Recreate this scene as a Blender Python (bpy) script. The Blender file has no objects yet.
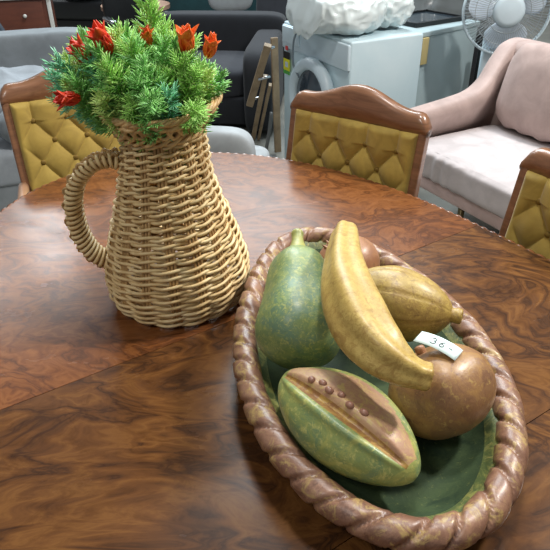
import bpy, bmesh, math, random
import numpy as np
from mathutils import Vector, Matrix, noise
random.seed(7)
S = bpy.context.scene
COL = S.collection
R = math.radians
PI = math.pi

# ------------------------------------------------------------ materials
def mat(name, base, rough=.6, metal=0., coat=0., sheen=0., alpha=1., spec=.5, trans=0.):
    m = bpy.data.materials.new(name); m.use_nodes = True
    b = m.node_tree.nodes['Principled BSDF']
    b.inputs['Base Color'].default_value = (*base, 1)
    b.inputs['Roughness'].default_value = rough
    b.inputs['Metallic'].default_value = metal
    b.inputs['Coat Weight'].default_value = coat
    b.inputs['Coat Roughness'].default_value = .12
    b.inputs['Sheen Weight'].default_value = sheen
    b.inputs['Alpha'].default_value = alpha
    b.inputs['Specular IOR Level'].default_value = spec
    b.inputs['Transmission Weight'].default_value = trans
    return m, m.node_tree, b

def srgb(r, g, b):
    f = lambda c: (c/255/12.92 if c/255 <= .04045 else ((c/255+.055)/1.055)**2.4)
    return (f(r), f(g), f(b))

def ramp(nt, stops, inp):
    n = nt.nodes.new('ShaderNodeValToRGB')
    el = n.color_ramp.elements
    while len(el) < len(stops): el.new(.5)
    for e, (p, c) in zip(el, stops):
        e.position = p; e.color = (*c, 1)
    nt.links.new(inp, n.inputs[0]); return n

def noise_node(nt, scale, detail=4, dist=0., rough=.5, vec=None):
    n = nt.nodes.new('ShaderNodeTexNoise')
    n.inputs['Scale'].default_value = scale; n.inputs['Detail'].default_value = detail
    n.inputs['Distortion'].default_value = dist; n.inputs['Roughness'].default_value = rough
    if vec is None:
        vec = nt.nodes.new('ShaderNodeTexCoord').outputs['Object']
    nt.links.new(vec, n.inputs['Vector'])
    return n

def mapped(nt, scale=(1,1,1), rot=(0,0,0), loc=(0,0,0)):
    tc = nt.nodes.new('ShaderNodeTexCoord'); mp = nt.nodes.new('ShaderNodeMapping')
    mp.inputs['Scale'].default_value = scale; mp.inputs['Rotation'].default_value = rot; mp.inputs['Location'].default_value = loc
    nt.links.new(tc.outputs['Object'], mp.inputs[0]); return mp.outputs[0]

def bump(nt, b, inp, strength=.3, dist=.002):
    n = nt.nodes.new('ShaderNodeBump'); n.inputs['Strength'].default_value = strength
    n.inputs['Distance'].default_value = dist
    nt.links.new(inp, n.inputs['Height']); nt.links.new(n.outputs[0], b.inputs['Normal'])

def speck(name, stops, scale=20, detail=5, dist=.5, rough=.6, bs=.3, bd=.002, bscale=None, vecscale=(1,1,1), **k):
    m, nt, b = mat(name, stops[0][1], rough, **k)
    v = mapped(nt, vecscale)
    n = noise_node(nt, scale, detail, dist, .6, v)
    r = ramp(nt, stops, n.outputs[0])
    nt.links.new(r.outputs[0], b.inputs['Base Color'])
    n2 = noise_node(nt, bscale or scale*3, 4, 0, .6, v)
    if bs: bump(nt, b, n2.outputs[0], bs, bd)
    return m

def fabric(name, col, rough=.95, sheen=.05, scale=400, var=.12):
    lo = tuple(c*(1-var) for c in col); hi = tuple(min(1, c*(1+var)) for c in col)
    return speck(name, [(.35, lo), (.65, hi)], scale=9, rough=rough, sheen=sheen, bscale=scale, bs=.25, bd=.001)

def burl(name, loc, rot, c, sc=(1, 1.7, 1), wrp=.38):
    m, nt, b = mat(name, c[0], .34, spec=.22, coat=.0)
    b.inputs['Coat Roughness'].default_value = .16
    v = mapped(nt, sc, (0, 0, rot), loc)
    warp = noise_node(nt, 2.6, 3, 1.2, .55, v)
    mix = nt.nodes.new('ShaderNodeMix'); mix.data_type = 'RGBA'; mix.blend_type = 'ADD'; mix.inputs[0].default_value = wrp
    nt.links.new(v, mix.inputs[6]); nt.links.new(warp.outputs['Color'], mix.inputs[7])
    n1 = noise_node(nt, 3.4, 6, 1.8, .55, mix.outputs[2])
    mul = nt.nodes.new('ShaderNodeMath'); mul.operation = 'MULTIPLY'; mul.inputs[1].default_value = 5.5
    nt.links.new(n1.outputs[0], mul.inputs[0])
    pp = nt.nodes.new('ShaderNodeMath'); pp.operation = 'PINGPONG'; pp.inputs[1].default_value = .5
    nt.links.new(mul.outputs[0], pp.inputs[0])
    r1 = ramp(nt, [(.0, c[2]), (.12, c[1]), (.34, c[0]), (.5, c[3])], pp.outputs[0])
    n2 = noise_node(nt, 16, 7, 2.2, .7, mix.outputs[2])
    r2 = ramp(nt, [(.34, (.70,.66,.62)), (.52, (1,1,1)), (.72, (1.08,1.08,1.05))], n2.outputs[0])
    mm = nt.nodes.new('ShaderNodeMix'); mm.data_type = 'RGBA'; mm.blend_type = 'MULTIPLY'; mm.inputs[0].default_value = .85
    nt.links.new(r1.outputs[0], mm.inputs[6]); nt.links.new(r2.outputs[0], mm.inputs[7])
    nt.links.new(mm.outputs[2], b.inputs['Base Color'])
    n3 = noise_node(nt, 5, 5, 0, .6, v)
    r3 = ramp(nt, [(.3, (.20,)*3), (.7, (.30,)*3)], n3.outputs[0])
    nt.links.new(r3.outputs[0], b.inputs['Roughness'])
    return m

M = {}
WC = [srgb(98,63,33), srgb(82,52,29), srgb(62,40,25), srgb(110,73,38)]
M['burl_far'] = burl('burl_far', (3.1, 1.2, 0), R(20), [srgb(114,69,36), srgb(101,60,32), srgb(82,49,28), srgb(124,77,42)])
M['burl_leaf'] = burl('burl_leaf', (7.7, 4.1, 0), R(-42), WC, (.75, 1.35, 1), .40)
M['burl_near'] = burl('burl_near', (1.7, 9.3, 0), R(-50), WC, (.8, 1.4, 1), .40)
M['seam'] = mat('seam', srgb(60,38,24), .6)[0]
M['wood_edge'] = speck('wood_edge', [(.3, srgb(96,56,32)), (.7, srgb(142,88,52))], 14, rough=.25, bs=.05, coat=.5)
M['chair_wood'] = speck('chair_wood', [(.3, srgb(110,74,50)), (.7, srgb(142,99,70))], 7, dist=2, rough=.3, bs=.05, coat=.4, vecscale=(1,1,6))
M['pale_wood'] = speck('pale_wood', [(.3, srgb(165,125,95)), (.7, srgb(190,150,120))], 8, rough=.3, bs=.05, coat=.4)
M['velvet'] = speck('velvet', [(.3, srgb(146,120,46)), (.7, srgb(178,150,66))], 14, dist=1, rough=.75, bs=.2, bd=.001, bscale=300, sheen=.25)
M['button'] = mat('button', srgb(120,94,30), .7)[0]
M['cane'] = speck('cane', [(.25, srgb(190,154,98)), (.5, srgb(224,196,142)), (.75, srgb(240,220,172))], 26, detail=4, rough=.5, bs=.2, bd=.0008, bscale=120)
M['cane_dark'] = speck('cane_dark', [(.25, srgb(146,108,62)), (.7, srgb(200,164,110))], 30, rough=.55, bs=.2, bd=.0008)
M['cane_rim'] = speck('cane_rim', [(.25, srgb(172,130,76)), (.5, srgb(212,174,118)), (.75, srgb(230,202,150))], 22, rough=.5, bs=.2, bd=.0008)
for nm, a, c in (('leaf_bright', (134,200,84), (192,234,132)), ('leaf_mid', (106,180,88), (160,216,124)), ('leaf_blue', (92,182,132), (150,220,176)), ('leaf_yellow', (170,212,98), (216,238,148))):
    m = speck(nm, [(.3, srgb(*a)), (.7, srgb(*c))], 60, rough=.45, bs=0)
    M[nm] = m
M['petal'] = speck('petal', [(.3, srgb(196,28,16)), (.7, srgb(240,78,34))], 40, rough=.45, bs=.1)
M['petal_orange'] = speck('petal_orange', [(.3, srgb(222,70,20)), (.7, srgb(250,140,50))], 40, rough=.45, bs=.1)

def glaze(name, layers, rough, bs=.5, bd=.002, scale=9, coat=.25):
    # layered patchy paint: first colour, then (colour, noise scale, threshold)
    m, nt, b = mat(name, layers[0], rough, coat=coat)
    b.inputs['Coat Roughness'].default_value = .3
    cur = None
    for i, (c, sc, th) in enumerate(layers[1:]):
        v = mapped(nt, (1,1,1), (0,0,0), (i*3.7, i*1.9, i))
        n = noise_node(nt, sc*1.6, 9, .9, .74, v)
        r = ramp(nt, [(th-.045, (0,0,0)), (th+.05, (.9,.9,.9))], n.outputs[0])
        x = nt.nodes.new('ShaderNodeMix'); x.data_type = 'RGBA'
        if cur is None: x.inputs[6].default_value = (*layers[0], 1)
        else: nt.links.new(cur, x.inputs[6])
        x.inputs[7].default_value = (*c, 1)
        nt.links.new(r.outputs[0], x.inputs[0]); cur = x.outputs[2]
    nt.links.new(cur, b.inputs['Base Color'])
    n = noise_node(nt, 60, 6, 0, .65)
    bump(nt, b, n.outputs[0], bs, bd)
    return m
M['pear_green'] = glaze('pear_green', [srgb(116,136,84), (srgb(100,128,100), 9, .50), (srgb(134,148,88), 26, .54), (srgb(168,170,98), 90, .56), (srgb(84,112,72), 40, .62)], .45)
M['pear_stem'] = glaze('pear_stem', [srgb(156,156,84), (srgb(130,140,80), 14, .52), (srgb(180,174,100), 40, .58)], .5)
M['banana'] = glaze('banana', [srgb(182,152,80), (srgb(196,168,92), 12, .5), (srgb(156,122,58), 22, .58), (srgb(166,134,66), 90, .55), (srgb(214,178,144), 22, .70)], .5)
M['melon'] = glaze('melon', [srgb(158,128,66), (srgb(174,146,72), 14, .5), (srgb(132,104,52), 30, .58), (srgb(192,166,86), 90, .57)], .5, bs=.7)
M['brown_fruit'] = glaze('brown_fruit', [srgb(142,104,70), (srgb(162,122,72), 12, .52), (srgb(120,84,60), 18, .58), (srgb(182,150,88), 60, .6)], .4)
M['round_fruit'] = glaze('round_fruit', [srgb(150,104,74), (srgb(166,120,84), 12, .52), (srgb(120,96,70), 30, .6)], .45)
M['papaya_skin'] = glaze('papaya_skin', [srgb(138,150,84), (srgb(112,136,92), 10, .52), (srgb(168,168,90), 18, .52), (srgb(192,188,110), 60, .58)], .45)
M['papaya_flesh'] = glaze('papaya_flesh', [srgb(176,134,104), (srgb(188,150,112), 14, .5), (srgb(196,172,104), 45, .56)], .55, bs=.6)
M['papaya_groove'] = glaze('papaya_groove', [srgb(142,100,56), (srgb(176,140,66), 30, .52)], .55, bs=.6)
M['seed'] = mat('seed', srgb(156,112,92), .4, coat=.2)[0]
M['rope'] = glaze('rope', [srgb(128,92,72), (srgb(150,112,88), 14, .5), (srgb(102,70,56), 20, .56), (srgb(176,148,92), 24, .56)], .42, coat=.3)
M['basin_in'] = glaze('basin_in', [srgb(56,72,50), (srgb(68,84,56), 10, .5), (srgb(46,62,46), 16, .58), (srgb(112,118,68), 60, .64)], .6, coat=0)
M['basin_lip'] = glaze('basin_lip', [srgb(84,98,58), (srgb(140,140,78), 20, .52), (srgb(176,164,100), 50, .6)], .45)
for _m in ('basin_in',): M[_m].node_tree.nodes['Principled BSDF'].inputs['Specular IOR Level'].default_value = .2
M['basin_out'] = glaze('basin_out', [srgb(116,82,62), (srgb(140,104,76), 14, .5)], .5)
M['paper'] = mat('paper', srgb(214,232,230), .7)[0]
M['ink'] = mat('ink', srgb(70,84,84), .7)[0]
M['white'] = mat('white', srgb(196,212,220), .35)[0]
M['white_side'] = speck('white_side', [(.3, srgb(182,204,212)), (.7, srgb(196,214,220))], 3, rough=.4, bs=0)
M['white_trim'] = mat('white_trim', srgb(150,166,176), .4)[0]
M['dark_glass'] = mat('dark_glass', srgb(52,62,70), .12, coat=.5)[0]
M['grey_plastic'] = mat('grey_plastic', srgb(120,132,140), .4)[0]
M['black'] = mat('black', srgb(18,20,22), .4)[0]
M['red'] = mat('red', srgb(205,60,60), .5)[0]
M['yellow'] = mat('yellow', srgb(220,215,40), .5)[0]
M['green'] = mat('green', srgb(70,160,60), .5)[0]
M['sheet'] = mat('sheet', srgb(212,222,222), .4, coat=.3)[0]
M['plastic_wrap'] = mat('plastic_wrap', srgb(120,126,128), .25, coat=.5, alpha=1)[0]
M['fridge'] = speck('fridge', [(.3, srgb(150,168,172)), (.7, srgb(164,180,184))], 3, rough=.4, bs=0)
M['foam'] = mat('foam', srgb(176,160,110), .8)[0]
M['pink'] = fabric('pink', srgb(170,149,143))
M['pink_light'] = fabric('pink_light', srgb(202,178,174))
M['pink_seat'] = fabric('pink_seat', srgb(180,172,172))
M['grey_sofa'] = fabric('grey_sofa', srgb(120,126,130))
M['grey_light'] = fabric('grey_light', srgb(152,157,160))
M['grey_blanket'] = fabric('grey_blanket', srgb(138,144,150))
M['charcoal'] = fabric('charcoal', srgb(30,32,37))
M['charcoal2'] = fabric('charcoal2', srgb(42,44,50))
M['navy'] = fabric('navy', srgb(40,50,62))
M['teal'] = fabric('teal', srgb(22,58,62))
M['redwood'] = speck('redwood', [(.3, srgb(92,52,40)), (.7, srgb(110,62,46))], 5, rough=.35, bs=0, vecscale=(1,1,5))
M['cab_white'] = mat('cab_white', srgb(206,204,198), .5)[0]
M['tan_wood'] = speck('tan_wood', [(.3, srgb(118,98,74)), (.7, srgb(158,136,106))], 9, rough=.5, bs=.1)
M['table_tan'] = mat('table_tan', srgb(170,136,116), .3)[0]
M['chrome'] = mat('chrome', srgb(200,205,210), .2, metal=1)[0]
M['steel'] = mat('steel', srgb(110,112,112), .4, metal=.6)[0]
M['blade'] = mat('blade', srgb(214,226,238), .3, alpha=.9)[0]
M['wire'] = mat('wire', srgb(150,158,162), .4)[0]
M['brass'] = mat('brass', srgb(110,100,70), .4, metal=.7)[0]
M['wall'] = speck('wall', [(.3, srgb(150,152,150)), (.7, srgb(166,168,166))], 2, rough=.8, bs=.05)

m, nt, b = mat('concrete', srgb(132,130,120), .6)
n = noise_node(nt, 1.3, 8, .4, .6); r_ = ramp(nt, [(.3, srgb(108,108,102)), (.55, srgb(136,134,126)), (.75, srgb(156,154,144))], n.outputs[0])
nt.links.new(r_.outputs[0], b.inputs['Base Color']); bump(nt, b, noise_node(nt, 40, 6).outputs[0], .15, .002)
M['floor'] = m

# ------------------------------------------------------------ mesh helpers
class MB:
    def __init__(s): s.v = []; s.f = []; s.m = []
    def add(s, vs, fs, mi=0):
        o = len(s.v); s.v.extend([tuple(p) for p in vs]); s.f.extend([tuple(i+o for i in f) for f in fs])
        s.m.extend([mi]*len(fs) if isinstance(mi, int) else mi)
    def build(s, name, mats, parent=None, smooth=True, loc=None, rot=None, mods=()):
        me = bpy.data.meshes.new(name); me.from_pydata(s.v, [], s.f)
        if not isinstance(mats, (list, tuple)): mats = [mats]
        for x in mats: me.materials.append(x)
        me.polygons.foreach_set('material_index', s.m)
        if smooth: me.polygons.foreach_set('use_smooth', [True]*len(s.f))
        bm = bmesh.new(); bm.from_mesh(me); bmesh.ops.recalc_face_normals(bm, faces=bm.faces); bm.to_mesh(me); bm.free()
        o = bpy.data.objects.new(name, me); COL.objects.link(o)
        if parent: o.parent = parent
        if loc is not None: o.location = loc
        if rot is not None: o.rotation_euler = rot
        return o
    def tube(s, pts, rad, n=6, closed=False, mi=0, cap=True):
        P = np.array(pts, float); N = len(P)
        rad = np.full(N, rad) if np.isscalar(rad) else np.array(rad, float)
        if closed: T = np.roll(P, -1, 0)-np.roll(P, 1, 0)
        else: T = np.gradient(P, axis=0)
        T /= (np.linalg.norm(T, axis=1)[:, None]+1e-12)
        a = np.array([0, 0, 1.]) if abs(T[0][2]) < .9 else np.array([1., 0, 0])
        u = np.cross(T[0], a); u /= np.linalg.norm(u)
        U = [u]
        for i in range(1, N):
            u = u-T[i]*np.dot(u, T[i]); u /= np.linalg.norm(u)+1e-12; U.append(u)
        U = np.array(U); V = np.cross(T, U)
        if closed:   # spread the twist over the loop
            x = U[-1]-T[0]*np.dot(U[-1], T[0]); ang = math.atan2(np.dot(np.cross(x, U[0]), T[0]), np.dot(x, U[0]))
            tw = np.linspace(0, ang, N, endpoint=False)[:, None]
            U, V = U*np.cos(tw)+V*np.sin(tw), V*np.cos(tw)-U*np.sin(tw)
        th = np.arange(n)*2*PI/n
        ring = P[:, None, :]+rad[:, None, None]*(U[:, None, :]*np.cos(th)[None, :, None]+V[:, None, :]*np.sin(th)[None, :, None])
        vs = ring.reshape(-1, 3).tolist(); fs = []
        for i in range(N if closed else N-1):
            j = (i+1) % N
            for k in range(n):
                l = (k+1) % n; fs.append((i*n+k, i*n+l, j*n+l, j*n+k))
        if not closed and cap:
            fs.append(tuple(range(n))[::-1]); fs.append(tuple((N-1)*n+k for k in range(n)))
        s.add(vs, fs, mi)
    def grid(s, fn, nu, nv, cu=False, cv=False, mi=0, mf=None):
        vs = [fn(i/(nu if cu else nu-1), j/(nv if cv else nv-1)) for i in range(nu) for j in range(nv)]
        fs = []; ms = []
        for i in range(nu if cu else nu-1):
            for j in range(nv if cv else nv-1):
                a, b_ = (i+1) % nu, (j+1) % nv
                fs.append((i*nv+j, a*nv+j, a*nv+b_, i*nv+b_))
                ms.append(mf((i+.5)/nu, (j+.5)/nv) if mf else mi)
        s.add(vs, fs, ms)
    def box(s, c, d, rot=None, bev=0., seg=3, mi=0):
        bm = bmesh.new(); bmesh.ops.create_cube(bm, size=1)
        bmesh.ops.scale(bm, vec=d, verts=bm.verts)
        if bev: bmesh.ops.bevel(bm, geom=bm.edges[:], offset=bev, segments=seg, profile=.5, affect='EDGES')
        if rot: bmesh.ops.rotate(bm, cent=(0,0,0), matrix=rot if isinstance(rot, Matrix) else Matrix.Rotation(rot, 3, 'Z'), verts=bm.verts)
        bmesh.ops.translate(bm, vec=c, verts=bm.verts)
        bm.verts.ensure_lookup_table(); bm.verts.index_update()
        s.add([v.co[:] for v in bm.verts], [[v.index for v in f.verts] for f in bm.faces], mi); bm.free()
    def soft(s, c, d, e=4., n=40, rot=None, puff=0., fn=None, mi=0):
        """rounded cushion: superellipsoid"""
        vs = []; fs = []
        nu, nv = n, n//2
        sp = lambda x, p: math.copysign(abs(x)**p, x)
        p = 2/e
        for i in range(nv+1):
            ph = -PI/2+PI*i/nv
            for j in range(nu):
                t = 2*PI*j/nu
                v = Vector((d[0]/2*sp(math.cos(ph), p)*sp(math.cos(t), p), d[1]/2*sp(math.cos(ph), p)*sp(math.sin(t), p), d[2]/2*sp(math.sin(ph), p)))
                if fn: v = fn(v)
                if rot: v = (rot if isinstance(rot, Matrix) else Matrix.Rotation(rot, 3, 'Z')) @ v
                vs.append(v+Vector(c))
        for i in range(nv):
            for j in range(nu):
                k = (j+1) % nu; fs.append((i*nu+j, i*nu+k, (i+1)*nu+k, (i+1)*nu+j))
        s.add(vs, fs, mi)
    def prism(s, poly, z0, z1, mi=0):
        n = len(poly); vs = [(x, y, z0) for x, y in poly]+[(x, y, z1) for x, y in poly]
        fs = [tuple(range(n))[::-1], tuple(range(n, 2*n))]+[(i, (i+1) % n, n+(i+1) % n, n+i) for i in range(n)]
        s.add(vs, fs, mi)

def tag(o, label, cat=None, group=None, kind=None):
    if label: o['label'] = label
    if cat: o['category'] = cat
    if group: o['group'] = group
    if kind: o['kind'] = kind
    return o
def thing(name, label, cat, loc=(0,0,0), rz=0., group=None):
    o = bpy.data.objects.new(name, None); COL.objects.link(o); o.location = loc; o.rotation_euler = (0, 0, rz)
    o.empty_display_size = .05
    return tag(o, label, cat, group)
def solid_mod(o, t): 
    md = o.modifiers.new('solid', 'SOLIDIFY'); md.thickness = t; md.offset = 0
def catmull(P, n, closed=False):
    P = [np.array(p, float) for p in P]; out = []; L = len(P)
    segs = L if closed else L-1
    for i in range(segs):
        p1, p2 = P[i], P[(i+1) % L]
        p0 = P[i-1] if (closed or i > 0) else 2*p1-p2
        p3 = P[(i+2) % L] if (closed or i+2 < L) else 2*p2-p1
        for k in range(n):
            t = k/n
            out.append(.5*((2*p1)+(-p0+p2)*t+(2*p0-5*p1+4*p2-p3)*t*t+(-p0+3*p1-3*p2+p3)*t**3))
    if not closed: out.append(P[-1])
    return out

# ------------------------------------------------------------ setting
fl = MB(); fl.box((0, 4, -.05), (14, 18, .1)); o = fl.build('floor', M['floor'], smooth=False); o['kind'] = 'structure'
w = MB(); w.box((0, 13.05, 2.5), (14, .1, 5)); o = w.build('wall_back', M['wall'], smooth=False); o['kind'] = 'structure'
w = MB(); w.box((7.05, 4, 2.5), (.1, 18, 5)); o = w.build('wall_right', M['wall'], smooth=False); o['kind'] = 'structure'

# ------------------------------------------------------------ dining table
TD = np.array([.8383, .5451]); TN = np.array([-.5451, .8383])
TC_S, TC_T = .565, .611
TH = .76
t_ab, t_c = .865, .357
def tw(s, t):   # table frame -> table-local coordinates
    return ((s-TC_S)*TD+(t-TC_T)*TN)
tab_loc = (TC_S*TD+TC_T*TN)
table = thing('dining_table', 'oval burl wood dining table with beaded edge, under the jug and dish', 'table', (tab_loc[0], tab_loc[1], 0))
hw, tb, tn = .617, .945, 2.2
def endcurve(sign, scale=1., off=0.):
    pts = []
    for i in range(49):
        a = PI*i/48; c, s_ = math.cos(a), math.sin(a)
        ex = 2/(tn if sign > 0 else 3.2)
        x = (hw+off)*math.copysign(abs(c)**ex, c); y = (tb+off)*abs(s_)**ex
        pts.append((TC_S+x, (t_ab+y) if sign > 0 else (t_c-y)))
    return pts
def panel(name, outline, m, label=None):
    q = MB(); poly = [tuple(tw(*p)) for p in outline]
    q.prism(poly, TH-.024, TH)
    o = q.build(name, m, table, smooth=False)
    if label: o['label'] = label
    return o
g = .0012
panel('end_panel', endcurve(1), M['burl_far'], 'reddish far end of the tabletop beyond the seam')
near = [(s, t) for s, t in endcurve(-1)]
panel('end_panel', near, M['burl_near'])
panel('centre_leaf', [(TC_S-hw, t_c+g), (TC_S+hw, t_c+g), (TC_S+hw, t_ab-g), (TC_S-hw, t_ab-g)], M['burl_leaf'], 'separate middle leaf with swirling dark grain')
# slightly shrunk outline for the moulding that runs round the top
def outline(off, n=49):
    a = endcurve(1, off=off); b_ = endcurve(-1, off=off)
    return a+[(TC_S-hw-off, t_ab-.1*k) for k in range(1, 5)]+b_[::-1]+[(TC_S+hw+off, t_c+.1*k) for k in range(1, 5)]
e = MB()
ol = [np.array([*tw(*p), TH-.012]) for p in outline(.004)]
# resample evenly for beads
ol = np.array(ol+[ol[0]]); dd = np.r_[0, np.cumsum(np.linalg.norm(np.diff(ol, axis=0), axis=1))]
NB = int(dd[-1]/.028); NS = NB*6
ts = np.arange(NS)*dd[-1]/NS
ev = np.c_[[np.interp(ts, dd, ol[:, k]) for k in range(3)]].T
e.tube(ev, .009+.0035*np.abs(np.sin(np.arange(NS)*PI/6)), 8, closed=True)
o = e.build('beaded_edge', M['wood_edge'], table); o['label'] = 'glossy beaded moulding round the edge'
ap = MB()
for r0, r1, z0, z1 in ((-.09, -.11, .66, .736),):
    A = [tuple(tw(*p)) for p in outline(r0)]; B = [tuple(tw(*p)) for p in outline(r1)]
    n_ = len(A); vs = [(*p, z) for z in (z0, z1) for P_ in (A, B) for p in P_]
    fs = []
    for i in range(n_):
        j = (i+1) % n_
        fs += [(i, j, 2*n_+j, 2*n_+i), (n_+i, n_+j, 3*n_+j, 3*n_+i), (i, j, n_+j, n_+i)]
    ap.add(vs, fs)
ap.build('apron', M['wood_edge'], table, smooth=False)
for (s, t) in ((TC_S, t_ab+.35), (TC_S, t_c-.35)):
    q = MB(); c = tw(s, t)
    prof = [(.0, .06), (.14, .06), (.14, .10), (.07, .14), (.055, .2), (.08, .3), (.095, .38), (.06, .5), (.05, .56), (.12, .66), (.12, .735), (0, .735)]
    q.grid(lambda u, v: (c[0]+prof[round(v*(len(prof)-1))][0]*math.cos(2*PI*u), c[1]+prof[round(v*(len(prof)-1))][0]*math.sin(2*PI*u), prof[round(v*(len(prof)-1))][1]), 24, len(prof), cu=True)
    q.build('pedestal', M['wood_edge'], table)
    q = MB()
    for k in (0, 1):
        dx = TD*(1 if k else -1)*.28
        q.tube([(c[0]+dx[0]*f, c[1]+dx[1]*f, z) for f, z in ((.1, .11), (.5, .09), (.8, .05), (1, .028))], [.035, .032, .028, .028], 10)
    q.build('foot', M['wood_edge'], table)

# ------------------------------------------------------------ wicker jug
JX, JY = -.203, 1.084
jug = thing('wicker_jug', 'tall woven cane jug with a looped handle, filled with green foliage', 'jug', (JX, JY, TH), 0)
jz = np.array([0, .02, .05, .08, .12, .165, .207, .248, .29, .325, .357, .383])
jr = np.array([.128, .139, .144, .142, .132, .118, .103, .091, .079, .071, .069, .073])
def JR(z): return float(np.interp(z, jz, jr))
SP = R(15)   # spout direction (towards the dish and a little back)
def jug_pt(th, z, r):
    k = max(0, (z-.26)/.12)
    sp = max(0, math.cos(th-SP))**2
    lean = -.008*max(0, z-.1)/.3
    return (r*math.cos(th)*(1+.22*k*sp*1)+lean, r*math.sin(th)*(1+.1*k*sp), z+.01*max(0, (z-.33)/.05)*sp)
body = MB()
NSTK = 16; rows = 26
for k in range(rows):
    z0 = .012+k*(.377-.012)/(rows-1)
    for ph in (0, PI):
        off = random.uniform(-.15, .15); pts = []
        nseg = NSTK*8; wob = random.uniform(0, 6)
        for i in range(nseg):
            th = 2*PI*i/nseg; a = NSTK/2*th+ph+off
            rr = JR(z0)+.0052*math.cos(a)+.0015*math.sin(3*th+wob); zz = z0+.0028*math.sin(a)+.0012*math.sin(2*th+wob)
            pts.append(jug_pt(th, zz, rr))
        body.tube(pts, .0034 if k < 18 else .0031, 6, closed=True, mi=0)
for k in range(NSTK):
    for d_ in (-.0065, 0, .0065):
        pts = [jug_pt(2*PI*(k+.25)/NSTK+d_/max(JR(z), .01), z, JR(z)-.001) for z in np.linspace(0, .383, 26)]
        body.tube(pts, .0032, 6, mi=1)
# woven base disc
for rr in np.arange(.01, .118, .008):
    body.tube([(rr*math.cos(a), rr*math.sin(a), .008) for a in np.linspace(0, 2*PI, 40, endpoint=False)], .0045, 5, closed=True, mi=1)
o = body.build('woven_body', [M['cane'], M['cane_dark']], jug)
rim = MB()
for q in range(9):
    pts = []
    n_ = 160
    for i in range(n_):
        th = 2*PI*i/n_; a = 7*th+q*2*PI/9*1.0
        sp = max(0, math.cos(th-SP))**2
        w_ = .5+.5*math.cos(a+q)
        rr = .078+.020*w_+.004*math.sin(a*1.0+q*2)+.008*sp
        zz = .369+.026*w_+.006*math.sin(2*a+q)+.013*sp-.002*max(0, -math.sin(th))
        pts.append((rr*math.cos(th)-.006, rr*math.sin(th), zz))
    rim.tube(pts, .0036, 6, closed=True)
for q in range(4):
    pts = []
    for i in range(160):
        th = 2*PI*i/160; sp = max(0, math.cos(th-SP))**2; a = 10*th+q*PI/2
        rr = .100+.004*math.cos(a)+.012*sp; zz = .401+.004*math.sin(a)+.014*sp-.002*max(0, -math.sin(th))
        pts.append((rr*math.cos(th)-.006, rr*math.sin(th), zz))
    rim.tube(pts, .0038, 6, closed=True)
for q in range(3):
    pts = []
    for i in range(160):
        th = 2*PI*i/160; a = 8*th+q*PI*2/3
        rr = .077+.006*math.cos(a); zz = .363+.006*math.sin(a)-.004*max(0, -math.sin(th))
        pts.append((rr*math.cos(th)-.006, rr*math.sin(th), zz))
    rim.tube(pts, .0036, 6, closed=True)
rim.build('braided_rim', M['cane_rim'], jug)
# handle: flat wide band wrapped with cane
hd = MB()
hp = [(-.078, -.008, .296), (-.097, -.012, .305), (-.13, -.018, .300), (-.165, -.024, .270), (-.182, -.027, .225), (-.182, -.027, .165), (-.166, -.025, .118), (-.14, -.02, .092), (-.118, -.014, .088)]
hc = catmull(hp, 14); hc = np.array(hc)
T = np.gradient(hc, axis=0); T /= np.linalg.norm(T, axis=1)[:, None]
wd = np.array([.25, .97, 0]); wd = wd/np.linalg.norm(wd)   # band width direction
core = []
def hframe(i):
    t_ = T[i]; w_ = wd-t_*np.dot(wd, t_); w_ /= np.linalg.norm(w_); return w_, np.cross(t_, w_)
def band(u, v):
    i = min(len(hc)-1, int(round(u*(len(hc)-1)))); w_, n_ = hframe(i); a = 2*PI*v
    return tuple(hc[i]+w_*.017*math.copysign(abs(math.cos(a))**.7, math.cos(a))+n_*.0075*math.sin(a))
hd.grid(band, len(hc), 12, cv=True, mi=1)
arc = np.r_[0, np.cumsum(np.linalg.norm(np.diff(hc, axis=0), axis=1))]
NW = int(arc[-1]/.0098)
pts = []; 
for i in range(NW*16):
    sarc = arc[-1]*i/(NW*16-1); a = 2*PI*i/16
    c = np.array([np.interp(sarc, arc, hc[:, k]) for k in range(3)])
    idx = min(len(hc)-1, int(round(np.interp(sarc, arc, np.arange(len(hc)))))); w_, n_ = hframe(idx)
    pts.append(c+w_*.0205*math.copysign(abs(math.cos(a))**.7, math.cos(a))+n_*.0115*math.sin(a))
hd.tube(pts, .0038, 6)
for off in (-.011, 0, .011):     # lengthwise canes on the outer side
    pts = []
    for i in range(0, len(hc)):
        w_, n_ = hframe(i); sgn = 1
        out = n_ if np.dot(n_, hc[i]-np.array([-.13, -.02, .21])) > 0 else -n_
        pts.append(hc[i]+w_*off+out*(.011+.006*math.sin(i*.85+off*300)))
    hd.tube(pts, .003, 6, mi=1)
hd.build('wrapped_handle', [M['cane'], M['cane_dark']], jug)

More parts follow.
